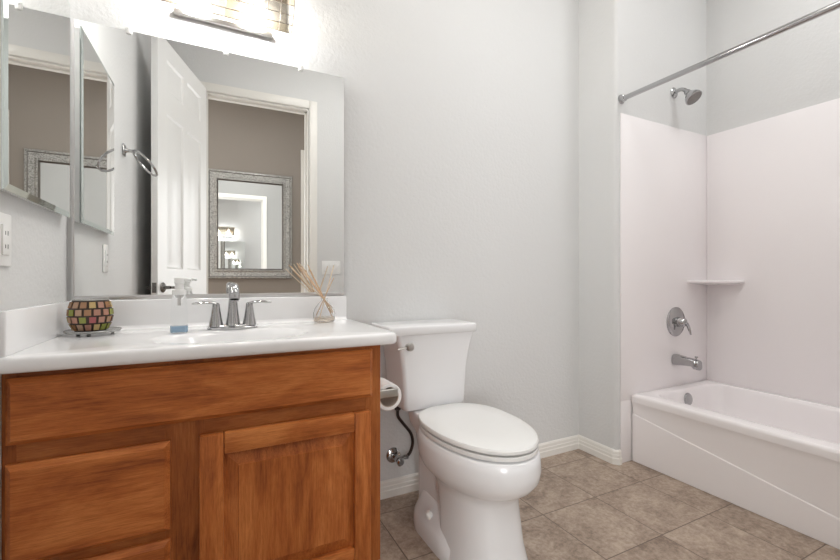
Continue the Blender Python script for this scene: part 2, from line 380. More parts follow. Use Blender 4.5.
for sg, y0 in ((-1, 0.0), (1, 0.036)):
    lathe(bm, [(0.031, 0), (0.031, 0.005), (0.024, 0.011), (0.011, 0.016), (0.0095, 0.045)], (0.715, y0, 0.905), (0, sg, 0), 24)
    tube(bm, spline([(0.715, y0+sg*0.045, 0.905), (0.70, y0+sg*0.052, 0.905), (0.65, y0+sg*0.05, 0.902), (0.61, y0+sg*0.046, 0.905)], 5), 0.0085, 10)
lpart('door_handle', bm, M['bronze'], door, 'dark nickel lever handle')
bm = B(); box(bm, 0.7755, 0.7772, 0.006, 0.030, 0.875, 0.935, 0.0006); box(bm, 0.7772, 0.784, 0.012, 0.024, 0.894, 0.914, 0.002)
lpart('latch_plate', bm, M['bronze'], door, 'dark nickel latch plate')

# ------------------------------------------------------------------ big wall mirror
ph = math.radians(-0.75)
mw, mz0, mz1 = 0.449, 0.905, 1.811
mr = thing('wall_mirror', 'large frameless square mirror above the vanity backsplash', 'mirror', (0.054, 1.701, mz0), ph)
bm = B(); box(bm, -mw, mw, 0, 0.004, 0, mz1-mz0)
for f in bm.faces: f.material_index = 0 if f.normal.y < -0.5 else 1
lpart('glass', bm, [M['mirror'], M['mirback']], mr, smooth=0)
bm = B(); box(bm, -mw, mw, -0.006, -0.0005, -0.006, 0.008, 0.001); box(bm, -mw, mw, -0.0005, 0.0055, -0.006, -0.0008, 0.0004)
lpart('bottom_channel', bm, M['alu'], mr, 'aluminium bottom channel')
bm = B(); box(bm, -mw-0.002, -mw+0.004, -0.006, 0.0, 0, mz1-mz0, 0.001)
lpart('side_channel', bm, M['alu'], mr, 'aluminium side strip')
for cx in (-0.298, 0.0, 0.272):
    bm = B(); box(bm, cx-0.009, cx+0.009, -0.006, -0.0004, mz1-mz0-0.012, mz1-mz0+0.012, 0.003); box(bm, cx-0.007, cx+0.007, -0.003, 0.008, mz1-mz0+0.0005, mz1-mz0+0.011, 0.002)
    lathe(bm, [(0.0035, 0), (0.003, 0.0015)], (cx, -0.006, mz1-mz0+0.006), (0,-1,0), 12)
    lpart('clip', bm, M['plastic'], mr, 'clear plastic mirror clip')

# ------------------------------------------------------------------ medicine cabinet
mc = thing('medicine_cabinet', 'mirror-fronted medicine cabinet on the left wall', 'cabinet', (XL+0.0005, 1.41, 1.16))
bm = B(); box(bm, XL+0.001, -0.392, 1.185, 1.643, 1.163, 1.817, 0.002); part('cabinet_body', bm, M['plastic'], mc, 'white cabinet body')
bm = B()
y0, y1, z0, z1 = 1.178, 1.648, 1.158, 1.822
def rc(i, x): return [(x, y0+i, z0+i), (x, y1-i, z0+i), (x, y1-i, z1-i), (x, y0+i, z1-i)]
loft(bm, [rc(0, -0.3915), rc(0, -0.3870), rc(0.015, -0.3845)], True, True)
for f in bm.faces:
    f.material_index = 0 if f.normal.x > 0.999 or f.calc_center_median().x > -0.3846 else 1
part('mirror_door', bm, [M['medglass'], M['bevelglass']], mc, smooth=0)

# ------------------------------------------------------------------ hall mirror
hm = thing('framed_mirror', 'silver framed mirror on the taupe hall wall, seen in the big mirror', 'mirror', (0.385, YHW+0.001, 0.968))
fx0, fx1, fz0, fz1 = -0.145, 0.915, 0.968, 2.385
prof = [(0, 0), (0, 0.024), (0.008, 0.034), (0.026, 0.036), (0.036, 0.028), (0.088, 0.022), (0.102, 0.030), (0.118, 0.030), (0.128, 0.016), (0.135, 0.010)]
bm = B()
rings = [[(fx0+i, YHW+0.001+d, fz0+i), (fx1-i, YHW+0.001+d, fz0+i), (fx1-i, YHW+0.001+d, fz1-i), (fx0+i, YHW+0.001+d, fz1-i)] for i, d in prof]
loft(bm, rings, True, False)
for f in bm.faces:
    c = f.calc_center_median(); i = min(c.x-fx0, fx1-c.x, c.z-fz0, fz1-c.z)
    f.material_index = 1 if (0.026 < i < 0.036 or i > 0.118) and len(f.verts) == 4 else 0
part('frame', bm, [M['frame'], M['framed']], hm, smooth=15)
bm = B(); box(bm, fx0+0.131, fx1-0.131, YHW+0.0042, YHW+0.0105, fz0+0.131, fz1-0.131); part('glass', bm, M['mirror'], hm, smooth=0)

# ------------------------------------------------------------------ vanity cabinet
vx0, vx1, fy = XL+0.0005, 0.485, 1.235       # fy: face of the frame
va = thing('sink_vanity', 'brown stained wooden vanity cabinet under the white sink top', 'cabinet', (0.03, 1.46, 0))
for x0, x1 in ((vx1-0.018, vx1), (vx0, vx0+0.018)):
    bm = B(); box(bm, x0, x1, fy+0.019, YB-0.002, 0.0, 0.7605); part('cabinet_side', bm, M['woodv'], va, smooth=0)
bm = B(); box(bm, vx0+0.018, vx1-0.018, fy+0.05, YB-0.002, 0.09, 0.105); part('cabinet_floor', bm, M['woodh'], va, smooth=0)
ff = dict(x0=-0.400, x1=0.455, z0=0.600, z1=0.7485)
for x0, x1 in ((vx0, -0.385), (-0.10, -0.012), (0.435, vx1)):
    bm = B(); box(bm, x0, x1, fy, fy+0.019, 0.075, 0.7605, 0.0008, 1); part('frame_stile', bm, M['wooddark'], va, smooth=0)
for z0, z1 in ((0.735, 0.7605), (0.55, 0.62), (0.075, 0.10), (0.30, 0.34)):
    bm = B(); box(bm, -0.385, -0.10 if z0 == 0.30 else 0.435, fy+0.0004, fy+0.0186, z0, z1); part('frame_rail', bm, M['wooddarkh'], va, smooth=0)
bm = B(); box(bm, vx0+0.018, vx1-0.018, fy+0.06, fy+0.075, 0.001, 0.09); part('toe_kick', bm, M['wooddarkh'], va, smooth=0)
def slab(x0, x1, z0, z1):
    bm = B(); frustum(bm, x0, x1, z0, z1, fy-0.0005, fy-0.009, fy-0.021, 0.012, 0.0035); return bm
part('false_front', slab(ff['x0'], ff['x1'], ff['z0'], ff['z1']), M['woodh'], va, smooth=0)
part('drawer_front', slab(-0.401, -0.089, 0.332, 0.557), M['woodh'], va, smooth=0)
part('drawer_front', slab(-0.401, -0.089, 0.088, 0.309), M['woodh'], va, smooth=0)
# door: stiles, rails, raised panel
dx0, dx1, dz0, dz1 = -0.0237, 0.447, 0.086, 0.560
ix0, ix1, iz0, iz1 = 0.034, 0.395, 0.150, 0.503
dr = None
def dframe(p, name, m, parent):
    bm = B(); box(bm, p[0], p[1], fy-0.0215, fy-0.0005, p[2], p[3], 0.0045, 2)
    return part(name, bm, m, va, None, 30, parent)
bm = B(); a = 0.004
def rp(i, y): return [(ix0-a+i, y, iz0-a+i), (ix1+a-i, y, iz0-a+i), (ix1+a-i, y, iz1+a-i), (ix0-a+i, y, iz1+a-i)]
loft(bm, [rp(0, fy-0.001), rp(0, fy-0.004), rp(0.009, fy-0.004), rp(0.040, fy-0.0145), rp(0.041, fy-0.0185)], True, True)
dr = part('door', bm, M['woodv'], va, smooth=0)
for x0, x1 in ((dx0, ix0), (ix1, dx1)): dframe((x0, x1, dz0, dz1), 'door_stile', M['woodv'], dr)
for z0, z1 in ((iz1, dz1), (dz0, iz0)): dframe((ix0+0.0006, ix1-0.0006, z0, z1), 'door_rail', M['woodh'], dr)

# ------------------------------------------------------------------ vanity top with moulded basin
def sd_rr(x, y, r, d=0.0):
    x0, x1, y0, y1, rr = r[:5]; x0 += d if len(r) < 6 else 0; x1 -= d; y0 += d; y1 -= d; rr = max(rr-d, 0.001)
    cx, cy = (x0+x1)/2, (y0+y1)/2
    if len(r) > 5 and x < cx: rr = 0.001
    qx, qy = abs(x-cx)-(x1-x0)/2+rr, abs(y-cy)-(y1-y0)/2+rr
    return math.hypot(max(qx, 0), max(qy, 0)) + min(max(qx, qy), 0) - rr
def radial(c, r, angs, d=0.0):
    out = []
    for a_ in angs:
        lo, hi = 0.0, 4.0
        for _ in range(40):
            m_ = (lo+hi)/2
            if sd_rr(c[0]+m_*math.cos(a_), c[1]+m_*math.sin(a_), r, d) < 0: lo = m_
            else: hi = m_
        out.append((c[0]+lo*math.cos(a_), c[1]+lo*math.sin(a_)))
    return out
CT, CBt = 0.798, 0.762
rect = (XL+0.001, 0.537, 1.203, YB-0.001, 0.028, 'square left'); bc = (0.072, 1.385)
angs = [2*PI*i/128 for i in range(128)]
for X_, Y_ in ((rect[0], rect[2]), (rect[1], rect[2]), (rect[1], rect[3]), (rect[0], rect[3])):
    a0 = math.atan2(Y_-bc[1], X_-bc[0]) % (2*PI); angs += [a0-0.03, a0-0.015, a0, a0+0.015, a0+0.03]
angs = sorted(set(x % (2*PI) for x in angs))
tp = thing('countertop', 'glossy white moulded vanity top with sink basin and backsplash', 'countertop', (0.06, 1.46, CBt))
bm = B()
rings = []
for d, z in ((0.02, CBt), (0.006, CBt), (0.002, CBt+0.003), (0.0, CBt+0.009), (0.0, CT-0.013), (0.0012, CT-0.008), (0.0035, CT-0.0035), (0.008, CT-0.0008), (0.013, CT)):
    rings.append([(x, y, z) for x, y in radial(bc, rect, angs, d)])
for s, z in ((1.10, CT), (1.05, CT-0.001), (1.0, CT-0.005), (0.95, CT-0.018), (0.86, CT-0.055), (0.72, CT-0.09), (0.5, CT-0.112), (0.25, CT-0.12), (0.09, CT-0.121)):
    rings.append([(bc[0]+0.205*s*math.cos(a_), bc[1]+0.145*s*math.sin(a_), z) for a_ in angs])
loft(bm, rings, True, True)
part('counter', bm, M['marble'], tp, smooth=50)
bm = B(); box(bm, XL+0.001, 0.513, 1.690, YB-0.0008, CT-0.001, 0.898, 0.005, 3)
# cove at the foot of the splash
cove = [(0.0, 0.016)] + [(0.016-0.016*math.sin(q), 0.016-0.016*math.cos(q)) for q in [PI/2*k/6 for k in range(7)]][::-1]
n_ = 7
rr = []
for x in (XL+0.02, 0.511):
    rr.append([(x, 1.692, CT-0.002), (x, 1.692, CT+0.016)] + [(x, 1.690-0.016+0.016*math.cos(q), CT+0.016-0.016*math.sin(q)) for q in [PI/2*k/6 for k in range(1, 7)]] + [(x, 1.674, CT-0.002)])
loft(bm, rr)
part('backsplash', bm, M['marble'], tp)
bm = B(); box(bm, XL+0.0006, XL+0.014, 1.215, 1.6905, CT-0.001, 0.898, 0.004, 3); part('side_splash', bm, M['marble'], tp)
bm = B(); lathe(bm, [(0.022, 0), (0.024, 0.002), (0.018, 0.004), (0.012, 0.003), (0.006, 0.006)], (bc[0], bc[1], CT-0.1215), (0,0,1), 24); part('drain', bm, M['chrome'], tp, 'chrome sink drain')

# ------------------------------------------------------------------ faucet
fc = thing('faucet', 'chrome two-handle faucet at the back of the sink', 'faucet', (0.072, 1.558, CT))
fx, fyc = 0.072, 1.558
bm = B()
def oval(hx, hy, z, n=40, p=2.6):
    return [(fx+math.copysign(abs(math.cos(q))**(2/p), math.cos(q))*hx, fyc+math.copysign(abs(math.sin(q))**(2/p), math.sin(q))*hy, z) for q in [2*PI*i/n for i in range(n)]]
loft(bm, [oval(0.079, 0.027, CT+0.0003), oval(0.079, 0.027, CT+0.006), oval(0.072, 0.022, CT+0.013), oval(0.06, 0.018, CT+0.015)])
part('base', bm, M['chrome'], fc)
bm = B()
lathe(bm, [(0.024, CT+0.012), (0.021, CT+0.03), (0.017, CT+0.06), (0.014, CT+0.095), (0.0135, CT+0.105)], (fx, fyc, 0), (0,0,1), 28)
pts = spline([(fx, fyc, CT+0.098), (fx, fyc-0.003, CT+0.120), (fx, fyc-0.022, CT+0.139), (fx, fyc-0.055, CT+0.142), (fx, fyc-0.084, CT+0.128), (fx, fyc-0.094, CT+0.103)], 6)
tube(bm, pts, [0.0135+0.002*min(1, k/(len(pts)*0.6)) for k in range(len(pts))], 18)
lathe(bm, [(0.0125, 0), (0.0125, 0.004)], (fx, fyc-0.0955, CT+0.098), (0,0,1), 18)
part('spout', bm, M['chrome'], fc)
for s in (-1, 1):
    bm = B(); hx = fx+s*0.052
    lathe(bm, [(0.0235, CT+0.010), (0.021, CT+0.022), (0.0165, CT+0.045), (0.0125, CT+0.072), (0.0115, CT+0.083), (0.009, CT+0.088), (0.002, CT+0.090)], (hx, fyc, 0), (0,0,1), 24)
    h_ = part('handle', bm, M['chrome'], fc)
    bm = B()
    tube(bm, spline([(hx-s*0.006, fyc, CT+0.084), (hx+s*0.012, fyc-0.002, CT+0.089), (hx+s*0.04, fyc-0.005, CT+0.091), (hx+s*0.072, fyc-0.010, CT+0.088)], 5), [0.008,0.0085,0.009,0.0095,0.010,0.0105,0.011,0.0112,0.0113,0.0113,0.0112,0.011,0.0105,0.0095,0.008,0.004], 14, flat=(1.0, 0.42))
    part('lever', bm, M['chrome'], fc, None, 35, h_)
bm = B(); cyl(bm, (fx, fyc+0.026, CT+0.012), (fx, fyc+0.026, CT+0.05), 0.0025, 10); lathe(bm, [(0.003, 0), (0.006, 0.006), (0.006, 0.012), (0.002, 0.016)], (fx, fyc+0.026, CT+0.048), (0,0,1), 14)
part('lift_rod', bm, M['chrome'], fc)

# ------------------------------------------------------------------ soap dispenser
sx, sy = -0.085, 1.515
sd = thing('soap_dispenser', 'clear foam soap pump bottle with a little blue soap left, beside the faucet', 'soap dispenser', (sx, sy, CT))
def rrect(cx, cy, hx, hy, r, z, n=8):
    out = []
    for k, (qx, qy) in enumerate(((1,1), (-1,1), (-1,-1), (1,-1))):
        for i in range(n):
            q = PI/2*k + PI/2*i/(n-1)
            out.append((cx+qx*(hx-r)+r*math.cos(q), cy+qy*(hy-r)+r*math.sin(q), z))
    return out
bm = B()
z0 = CT+0.0005
loft(bm, [rrect(sx, sy, 0.021, 0.017, 0.008, z0), rrect(sx, sy, 0.0245, 0.019, 0.009, z0+0.004), rrect(sx, sy, 0.0235, 0.018, 0.010, z0+0.07), rrect(sx, sy, 0.020, 0.0165, 0.012, z0+0.110), rrect(sx, sy, 0.0175, 0.0160, 0.014, z0+0.118), rrect(sx, sy, 0.0165, 0.0155, 0.0145, z0+0.126)])
bot = part('bottle', bm, M['clearp'], sd, 'clear plastic bottle')
bm = B(); loft(bm, [rrect(sx, sy, 0.0195, 0.0155, 0.007, z0+0.002), rrect(sx, sy, 0.0230, 0.0175, 0.008, z0+0.005), rrect(sx, sy, 0.0228, 0.0173, 0.008, z0+0.022)])
part('liquid_soap', bm, M['soap'], sd, 'blue liquid soap')
bm = B(); cyl(bm, (sx, sy, z0+0.085), (sx, sy, z0+0.126), 0.005, 12); part('dip_tube', bm, M['alu'], sd, 'grey pump tube')
bm = B()
lathe(bm, [(0.0205, 0.120), (0.0205, 0.132), (0.019, 0.135), (0.0125, 0.137), (0.0115, 0.152), (0.0125, 0.154), (0.0145, 0.156), (0.0145, 0.170), (0.0125, 0.1735), (0.003, 0.175)], (sx, sy, z0), (0,0,1), 28)
tube(bm, [(sx+0.008, sy-0.001, z0+0.167), (sx+0.02, sy-0.003, z0+0.168), (sx+0.034, sy-0.006, z0+0.166)], [0.006, 0.0055, 0.0045], 12)
part('pump_head', bm, M['plastic'], sd, 'white plastic pump head')

# ------------------------------------------------------------------ reed diffuser
rx, ry = 0.404, 1.632
rd = thing('reed_diffuser', 'small glass bottle of scent reeds on the right of the sink', 'reed diffuser', (rx, ry, CT))
bm = B(); z0 = CT+0.0005
outer = [(0.034, 0), (0.040, 0.004), (0.042, 0.020), (0.042, 0.036), (0.036, 0.056), (0.022, 0.074), (0.0125, 0.082), (0.0115, 0.090), (0.014, 0.094)]
inner = [(0.012, 0.0935), (0.0098, 0.090), (0.0105, 0.082), (0.020, 0.073), (0.034, 0.055), (0.040, 0.036), (0.040, 0.020), (0.036, 0.007), (0.002, 0.005)]
lathe(bm, outer+inner, (rx, ry, z0), (0,0,1), 36); part('bottle', bm, M['clear'], rd, 'clear glass bottle')
bm = B(); lathe(bm, [(0.0355, 0.0056), (0.0392, 0.014), (0.0395, 0.020)], (rx, ry, z0), (0,0,1), 30); part('scent_oil', bm, M['oil'], rd, 'pale scent oil')
tips = [(0.277,1.62,1.009), (0.293,1.60,1.027), (0.308,1.635,1.029), (0.333,1.60,1.022), (0.322,1.655,1.018), (0.300,1.61,1.022), (0.352,1.66,1.005), (0.436,1.61,0.972), (0.446,1.645,1.022)]
for k, tpnt in enumerate(tips):
    T_ = Vector(tpnt); N_ = Vector((rx+random.uniform(-.003,.003), ry+random.uniform(-.003,.003), z0+0.088))
    d_ = (T_-N_).normalized(); end = N_ - d_*(0.076/max(d_.z, 0.3))
    r2 = math.hypot(end.x-rx, end.y-ry)
    if r2 > 0.034: end = N_ + (end-N_)*(0.034/r2)
    bm = B(); cyl(bm, end, T_, 0.0017, 8); part('reed', bm, M['reed2'] if k in (0, 2, 8) else M['reed'], rd)

# ------------------------------------------------------------------ candle holder on a tray
kx, ky = -0.319, 1.588
tr = thing('glass_tray', 'small grey glass tray with feet under the mosaic candle holder', 'tray', (kx+0.004, ky, CT))
bm = B(); lathe(bm, [(0.045, 0.006), (0.068, 0.0085), (0.072, 0.0135), (0.0705, 0.016), (0.064, 0.0125), (0.002, 0.0105)], (kx+0.002, ky, CT), (0,0,1), 40); part('dish', bm, M['tray'], tr)
for k in range(3):
    q = 0.5+2*PI*k/3; bm = B(); lathe(bm, [(0.004, 0.0003), (0.006, 0.003), (0.004, 0.0068)], (kx+0.002+0.05*math.cos(q), ky+0.05*math.sin(q), CT), (0,0,1), 12); part('foot', bm, M['tray'], tr)
kz = CT+0.0112
ch = thing('candle_holder', 'round mosaic glass candle holder in brown, pink and green tiles', 'candle holder', (kx-0.004, ky-0.005, kz))
kc = (kx-0.004, ky-0.005, kz)
kprof = [(0.036, 0), (0.040, 0.003), (0.049, 0.022), (0.0545, 0.046), (0.0535, 0.066), (0.0465, 0.090), (0.044, 0.094)]
def kr(z):
    for (r0, z0_), (r1, z1_) in zip(kprof[:-1], kprof[1:]):
        if z <= z1_: return r0+(r1-r0)*(z-z0_)/(z1_-z0_)
    return kprof[-1][0]
bm = B(); lathe(bm, [(0.034,0.0)]+kprof+[(0.041, 0.094), (0.0435, 0.088), (0.051, 0.065), (0.052, 0.046), (0.046, 0.02), (0.034, 0.006), (0.002, 0.005)], kc, (0,0,1), 48)
body = part('body', bm, M['grout'], ch, 'dark brown glass body')
cols = [(0.30,0.15,0.07), (0.36,0.20,0.11), (0.40,0.21,0.15), (0.36,0.10,0.10), (0.26,0.28,0.06), (0.22,0.30,0.05), (0.50,0.36,0.16), (0.42,0.27,0.18), (0.20,0.08,0.04), (0.36,0.32,0.14)]
tm = [mat('mosaic_tile', c, 0.25) for c in cols]
bm = B(); rows = 4; nt = 15; hh = 0.0205
for r_ in range(rows):
    za, zb = 0.006+r_*0.0222, 0.006+r_*0.0222+hh-0.003
    for k in range(nt):
        j_ = random.uniform(-.05, .05); q0 = 2*PI*(k+0.5*(r_ % 2)+0.06+j_)/nt; q1 = 2*PI*(k+0.5*(r_ % 2)+0.76+j_)/nt
        mi = random.choice([0,1,1,2,2,3,4,5,6,7,7,8,9])
        g0, g1 = [], []
        for off, lst in ((0.0003, g0), (0.0028, g1)):
            for q, z in ((q0, za), ((q0+q1)/2, za), (q1, za), (q1, zb), ((q0+q1)/2, zb), (q0, zb)):
                R_ = kr(z)+off; lst.append((kc[0]+R_*math.cos(q), kc[1]+R_*math.sin(q), kc[2]+z))
        loft(bm, [g0, g1], True, True, mi)
part('mosaic_tiles', bm, tm, ch, 'brown, pink and green glass tiles', 20)
bm = B(); lathe(bm, [(0.045, 0.0935), (0.0465, 0.0955), (0.044, 0.0975), (0.0415, 0.0955)], kc, (0,0,1), 40); part('rim', bm, M['tray'], ch, 'dark grey rim')

# ------------------------------------------------------------------ vanity light
vl = thing('vanity_light', 'half-round leaded glass vanity light glowing above the mirror', 'lamp', (0.052, YB-0.001, 2.03))
lx0, lx1, lr, lz = -0.182, 0.286, 0.102, 2.03
bm = B(); nx, na = 10, 8
xs = [lx0+(lx1-lx0)*i/nx for i in range(nx+1)]
QA = math.radians(74)          # the glass stops short of the wall above and below
def arc(q, r=lr): return (YB-0.002-r*math.cos(q), lz+r*math.sin(q))
def qk(k, n): return -QA + 2*QA*k/n
for i in range(nx):
    for j in range(na):
        mi = random.choice([0,0,0,1,1,2]); sub = 3
        for s_ in range(sub):
            ya, za = arc(qk(j+s_/sub, na)); yb_, zb = arc(qk(j+(s_+1)/sub, na))
            f = bm.faces.new([bm.verts.new(p) for p in ((xs[i],ya,za),(xs[i+1],ya,za),(xs[i+1],yb_,zb),(xs[i],yb_,zb))]); f.material_index = mi
for x in (lx0, lx1):      # end panes
    pv = [(x, *arc(qk(k, 24))) for k in range(25)]
    bm.faces.new([bm.verts.new(p) for p in pv]).material_index = 1
part('glass_shade', bm, M['lg'], vl, 'glowing cream glass shade')
bm = B()
for x in xs: tube(bm, [(x, *arc(qk(k, 24), lr+0.0012)) for k in range(25)], 0.0018, 6)
for j in range(na+1):
    y, z = arc(qk(j, na), lr+0.0008); cyl(bm, (lx0, y, z), (lx1, y, z), 0.0018, 6)
part('lead_came', bm, M['came'], vl, 'thin dark metal cames')
bm = B(); box(bm, lx0+0.012, lx1-0.012, YB-0.006, YB-0.001, 1.945, 2.115, 0.002); part('back_pan', bm, M['pan'], vl)  # dark plate added behind the bulbs to hold down the glare
for x in (-0.055, 0.159):
    bm = B(); lathe(bm, [(0.002, -0.03), (0.018, -0.024), (0.026, -0.008), (0.026, 0.008), (0.018, 0.024), (0.012, 0.032), (0.012, 0.05)], (x, YB-0.05, lz), (0,0,1), 20)
    bu = part('bulb', bm, M['bulb'], vl)
    l = bpy.data.lights.new('bulb_light', 'POINT'); l.energy = BULB_W; l.color = WARM; l.shadow_soft_size = 0.04
    o = bpy.data.objects.new('bulb_light', l); C.objects.link(o); o.parent = vl; o.location = Vector((x, YB-0.056, lz-0.07)) - vl.location
bm = B(); box(bm, -0.115, 0.219, YB-0.021, YB-0.001, 1.904, 1.924, 0.004, 3)
part('backplate', bm, M['nickel'], vl, 'brushed metal mounting bar')

# ------------------------------------------------------------------ outlet, switch, towel ring
ot = thing('wall_outlet', 'white duplex outlet plate on the left wall below the medicine cabinet', 'outlet', (XL+0.0003, 1.235, 1.055))
bm = B(); box(bm, XL+0.0005, XL+0.006, 1.197, 1.272, 0.996, 1.114, 0.003, 3); part('cover_plate', bm, M['plastic'], ot)
bm = B(); box(bm, XL+0.0055, XL+0.0095, 1.217, 1.252, 1.021, 1.089, 0.0015, 2); oi = part('receptacle', bm, M['plastic'], ot)
for zc in (1.040, 1.070):
    bm = B()
    for dy, hz in ((-0.006, 0.004), (0.006, 0.005)): box(bm, XL+0.0090, XL+0.0099, 1.2345+dy-0.0011, 1.2345+dy+0.0011, zc-hz, zc+hz)
    part('slot', bm, M['dark'], ot, 'dark outlet slots', 0, oi)
sw = thing('light_switch', 'white triple rocker switch plate beside the doorway, seen in the mirror', 'light switch', (0.905, YF+0.0003, 1.065))
bm = B(); box(bm, 0.822, 0.988, YF+0.0005, YF+0.006, 1.006, 1.124, 0.003, 3); part('cover_plate', bm, M['plastic'], sw)
for k in (-1, 0, 1):
    bm = B(); cx = 0.905+k*0.0465; box(bm, cx-0.017, cx+0.017, YF+0.0055, YF+0.010, 1.031, 1.099, 0.002, 2); part('rocker', bm, M['plastic'], sw)
tw = thing('towel_ring', 'chrome towel ring on the left wall, seen in the big mirror', 'towel ring', (XL+0.0003, 0.875, 1.615))
bm = B(); box(bm, XL+0.0006, XL+0.009, 0.850, 0.900, 1.588, 1.645, 0.004, 3); part('wall_plate', bm, M['chrome'], tw)
bm = B(); lathe(bm, [(0.016, 0.008), (0.010, 0.018), (0.008, 0.034), (0.010, 0.040)], (XL, 0.875, 1.617), (1,0,-0.05), 20); lathe(bm, [(0.002, -0.013), (0.009, -0.010), (0.009, 0.010), (0.002, 0.013)], (XL+0.044, 0.875, 1.613), (0,1,0), 18)
part('post', bm, M['chrome'], tw)
bm = B(); dv_ = Vector((0.69, 0, -0.72)).normalized(); cc = Vector((-0.366, 0.875, 1.613)) + dv_*0.073
wv_ = (Vector((0,1,0))*math.cos(0.22) + dv_.cross(Vector((0,1,0)))*math.sin(0.22)).normalized()
tube(bm, [cc + dv_*0.073*math.cos(q) + wv_*0.073*math.sin(q) for q in [2*PI*k/48 for k in range(48)]], 0.0058, 10, closed=True)
part('ring', bm, M['chrome'], tw)

# ------------------------------------------------------------------ toilet
tx = 0.854
to = thing('toilet', 'white two-piece toilet with closed lid beside the vanity', 'toilet', (tx, 1.33, 0))
def egg(hw, yf, yb, z, n=56, cy=1.26, pb=2.6, pf=2.05):
    out = []
    if z > 0.2: yf += 0.012; z += 0.006; hw -= 0.003
    for i in range(n):
        q = 2*PI*i/n; c_, s_ = math.cos(q), math.sin(q)
        p = pf if s_ < 0 else pb
        ex = math.copysign(abs(c_)**(2/p), c_)*hw; L = (cy-yf) if s_ < 0 else (yb-cy)
        ey = math.copysign(abs(s_)**(2/p), s_)*L
        out.append((tx+ex, cy+ey, z))
    return out
bm = B()
loft(bm, [egg(0.145, 1.005, 1.44, 0.404), egg(0.174, 0.970, 1.465, 0.4035), egg(0.179, 0.965, 1.47, 0.400), egg(0.183, 0.960, 1.47, 0.375), egg(0.185, 0.958, 1.465, 0.345), egg(0.181, 0.965, 1.46, 0.315), egg(0.168, 0.987, 1.445, 0.288),
          egg(0.149, 1.018, 1.425, 0.268), egg(0.133, 1.045, 1.41, 0.250), egg(0.124, 1.060, 1.38, 0.222, pf=2.4), egg(0.121, 1.064, 1.35, 0.16, pf=2.6), egg(0.126, 1.054, 1.325, 0.08, pf=2.7), egg(0.136, 1.038, 1.31, 0.02, pf=2.8), egg(0.140, 1.03, 1.30, 0.0, pf=2.8)])
loft(bm, [rrect(tx, 1.37, 0.088, 0.19, 0.05, 0.0), rrect(tx, 1.37, 0.088, 0.19, 0.05, 0.16), rrect(tx, 1.37, 0.090, 0.185, 0.05, 0.26), rrect(tx, 1.40, 0.098, 0.16, 0.04, 0.34), rrect(tx, 1.475, 0.114, 0.10, 0.035, 0.375), rrect(tx, 1.49, 0.116, 0.09, 0.03, 0.40), rrect(tx, 1.50, 0.116, 0.09, 0.03, 0.425), rrect(tx, 1.50, 0.110, 0.084, 0.03, 0.4305)])
ft = lambda hw, y0_, y1_, z, r: rrect(tx, (y0_+y1_)/2, hw, (y1_-y0_)/2, r, z, 9)
loft(bm, [ft(0.147, 1.13, 1.545, 0.0, 0.13), ft(0.149, 1.13, 1.547, 0.02, 0.13), ft(0.147, 1.14, 1.545, 0.052, 0.125), ft(0.140, 1.16, 1.54, 0.066, 0.12), ft(0.112, 1.21, 1.53, 0.100, 0.09), ft(0.092, 1.22, 1.525, 0.122, 0.07), ft(0.088, 1.23, 1.52, 0.126, 0.07)])
bowl = part('bowl', bm, M['porc'], to, smooth=50)
for s in (-1, 1):
    bm = B(); lathe(bm, [(0.015, 0), (0.015, 0.005), (0.0125, 0.009), (0.0118, 0.017), (0.008, 0.0225), (0.002, 0.0245)], (tx+s*0.121, 1.362, 0.084), (s*0.55, 0, 0.83), 22); part('bolt_cap', bm, M['plastic'], to, None, 35, bowl)
bm = B()
loft(bm, [egg(0.135, 1.02, 1.42, 0.4095), egg(0.1755, 0.9695, 1.463, 0.4095), egg(0.177, 0.968, 1.465, 0.411), egg(0.177, 0.968, 1.465, 0.4215), egg(0.1755, 0.9695, 1.463, 0.423), egg(0.135, 1.02, 1.42, 0.423)])
part('seat', bm, M['seatp'], to, smooth=30)
bm = B()
loft(bm, [egg(0.135, 1.02, 1.42, 0.4295), egg(0.1755, 0.9695, 1.478, 0.4295), egg(0.177, 0.968, 1.48, 0.431), egg(0.177, 0.968, 1.48, 0.440), egg(0.1745, 0.9715, 1.477, 0.4450), egg(0.166, 0.983, 1.468, 0.4475), egg(0.10, 1.08, 1.39, 0.4495), egg(0.03, 1.20, 1.30, 0.450)])
lid = part('seat_lid', bm, M['seatp'], to, smooth=30)
for s in (-1, 1):
    bm = B(); box(bm, tx+s*0.078-0.016, tx+s*0.078+0.016, 1.458, 1.484, 0.4315, 0.4425, 0.004, 3); part('hinge', bm, M['seatp'], to)
    bm = B(); box(bm, tx+s*0.09-0.012, tx+s*0.09+0.012, 1.06, 1.09, 0.4288, 0.4362, 0.001); part('bumper', bm, M['seatp'], to)
# tank
bm = B(); tyb = YB-0.018
def tk(hw, yf, z, r=0.018): return rrect(tx-0.017, (yf+tyb)/2, hw, (tyb-yf)/2, r, z, 7)
loft(bm, [tk(0.130, 1.515, 0.432), tk(0.139, 1.503, 0.437), tk(0.143, 1.500, 0.45), tk(0.147, 1.498, 0.52), tk(0.153, 1.496, 0.60), tk(0.163, 1.493, 0.67), tk(0.181, 1.488, 0.735), tk(0.183, 1.488, 0.742)])
tank = part('tank', bm, M['porc'], to, smooth=50)
bm = B()
def tl(i, z): return rrect(tx-0.029, (1.478+YB-0.012)/2, 0.205-i, (YB-0.012-1.478)/2-i, max(0.018-i, 0.006), z, 7)
loft(bm, [tl(0.012, 0.7422), tl(0.003, 0.743), tl(0.0, 0.746), tl(0.0, 0.772), tl(0.002, 0.7765), tl(0.006, 0.779)])
part('tank_lid', bm, M['porc'], to, smooth=50)
bm = B(); lathe(bm, [(0.013, 0), (0.013, 0.005), (0.008, 0.008), (0.008, 0.016)], (0.702, 1.4905, 0.699), (0,-1,0), 20)
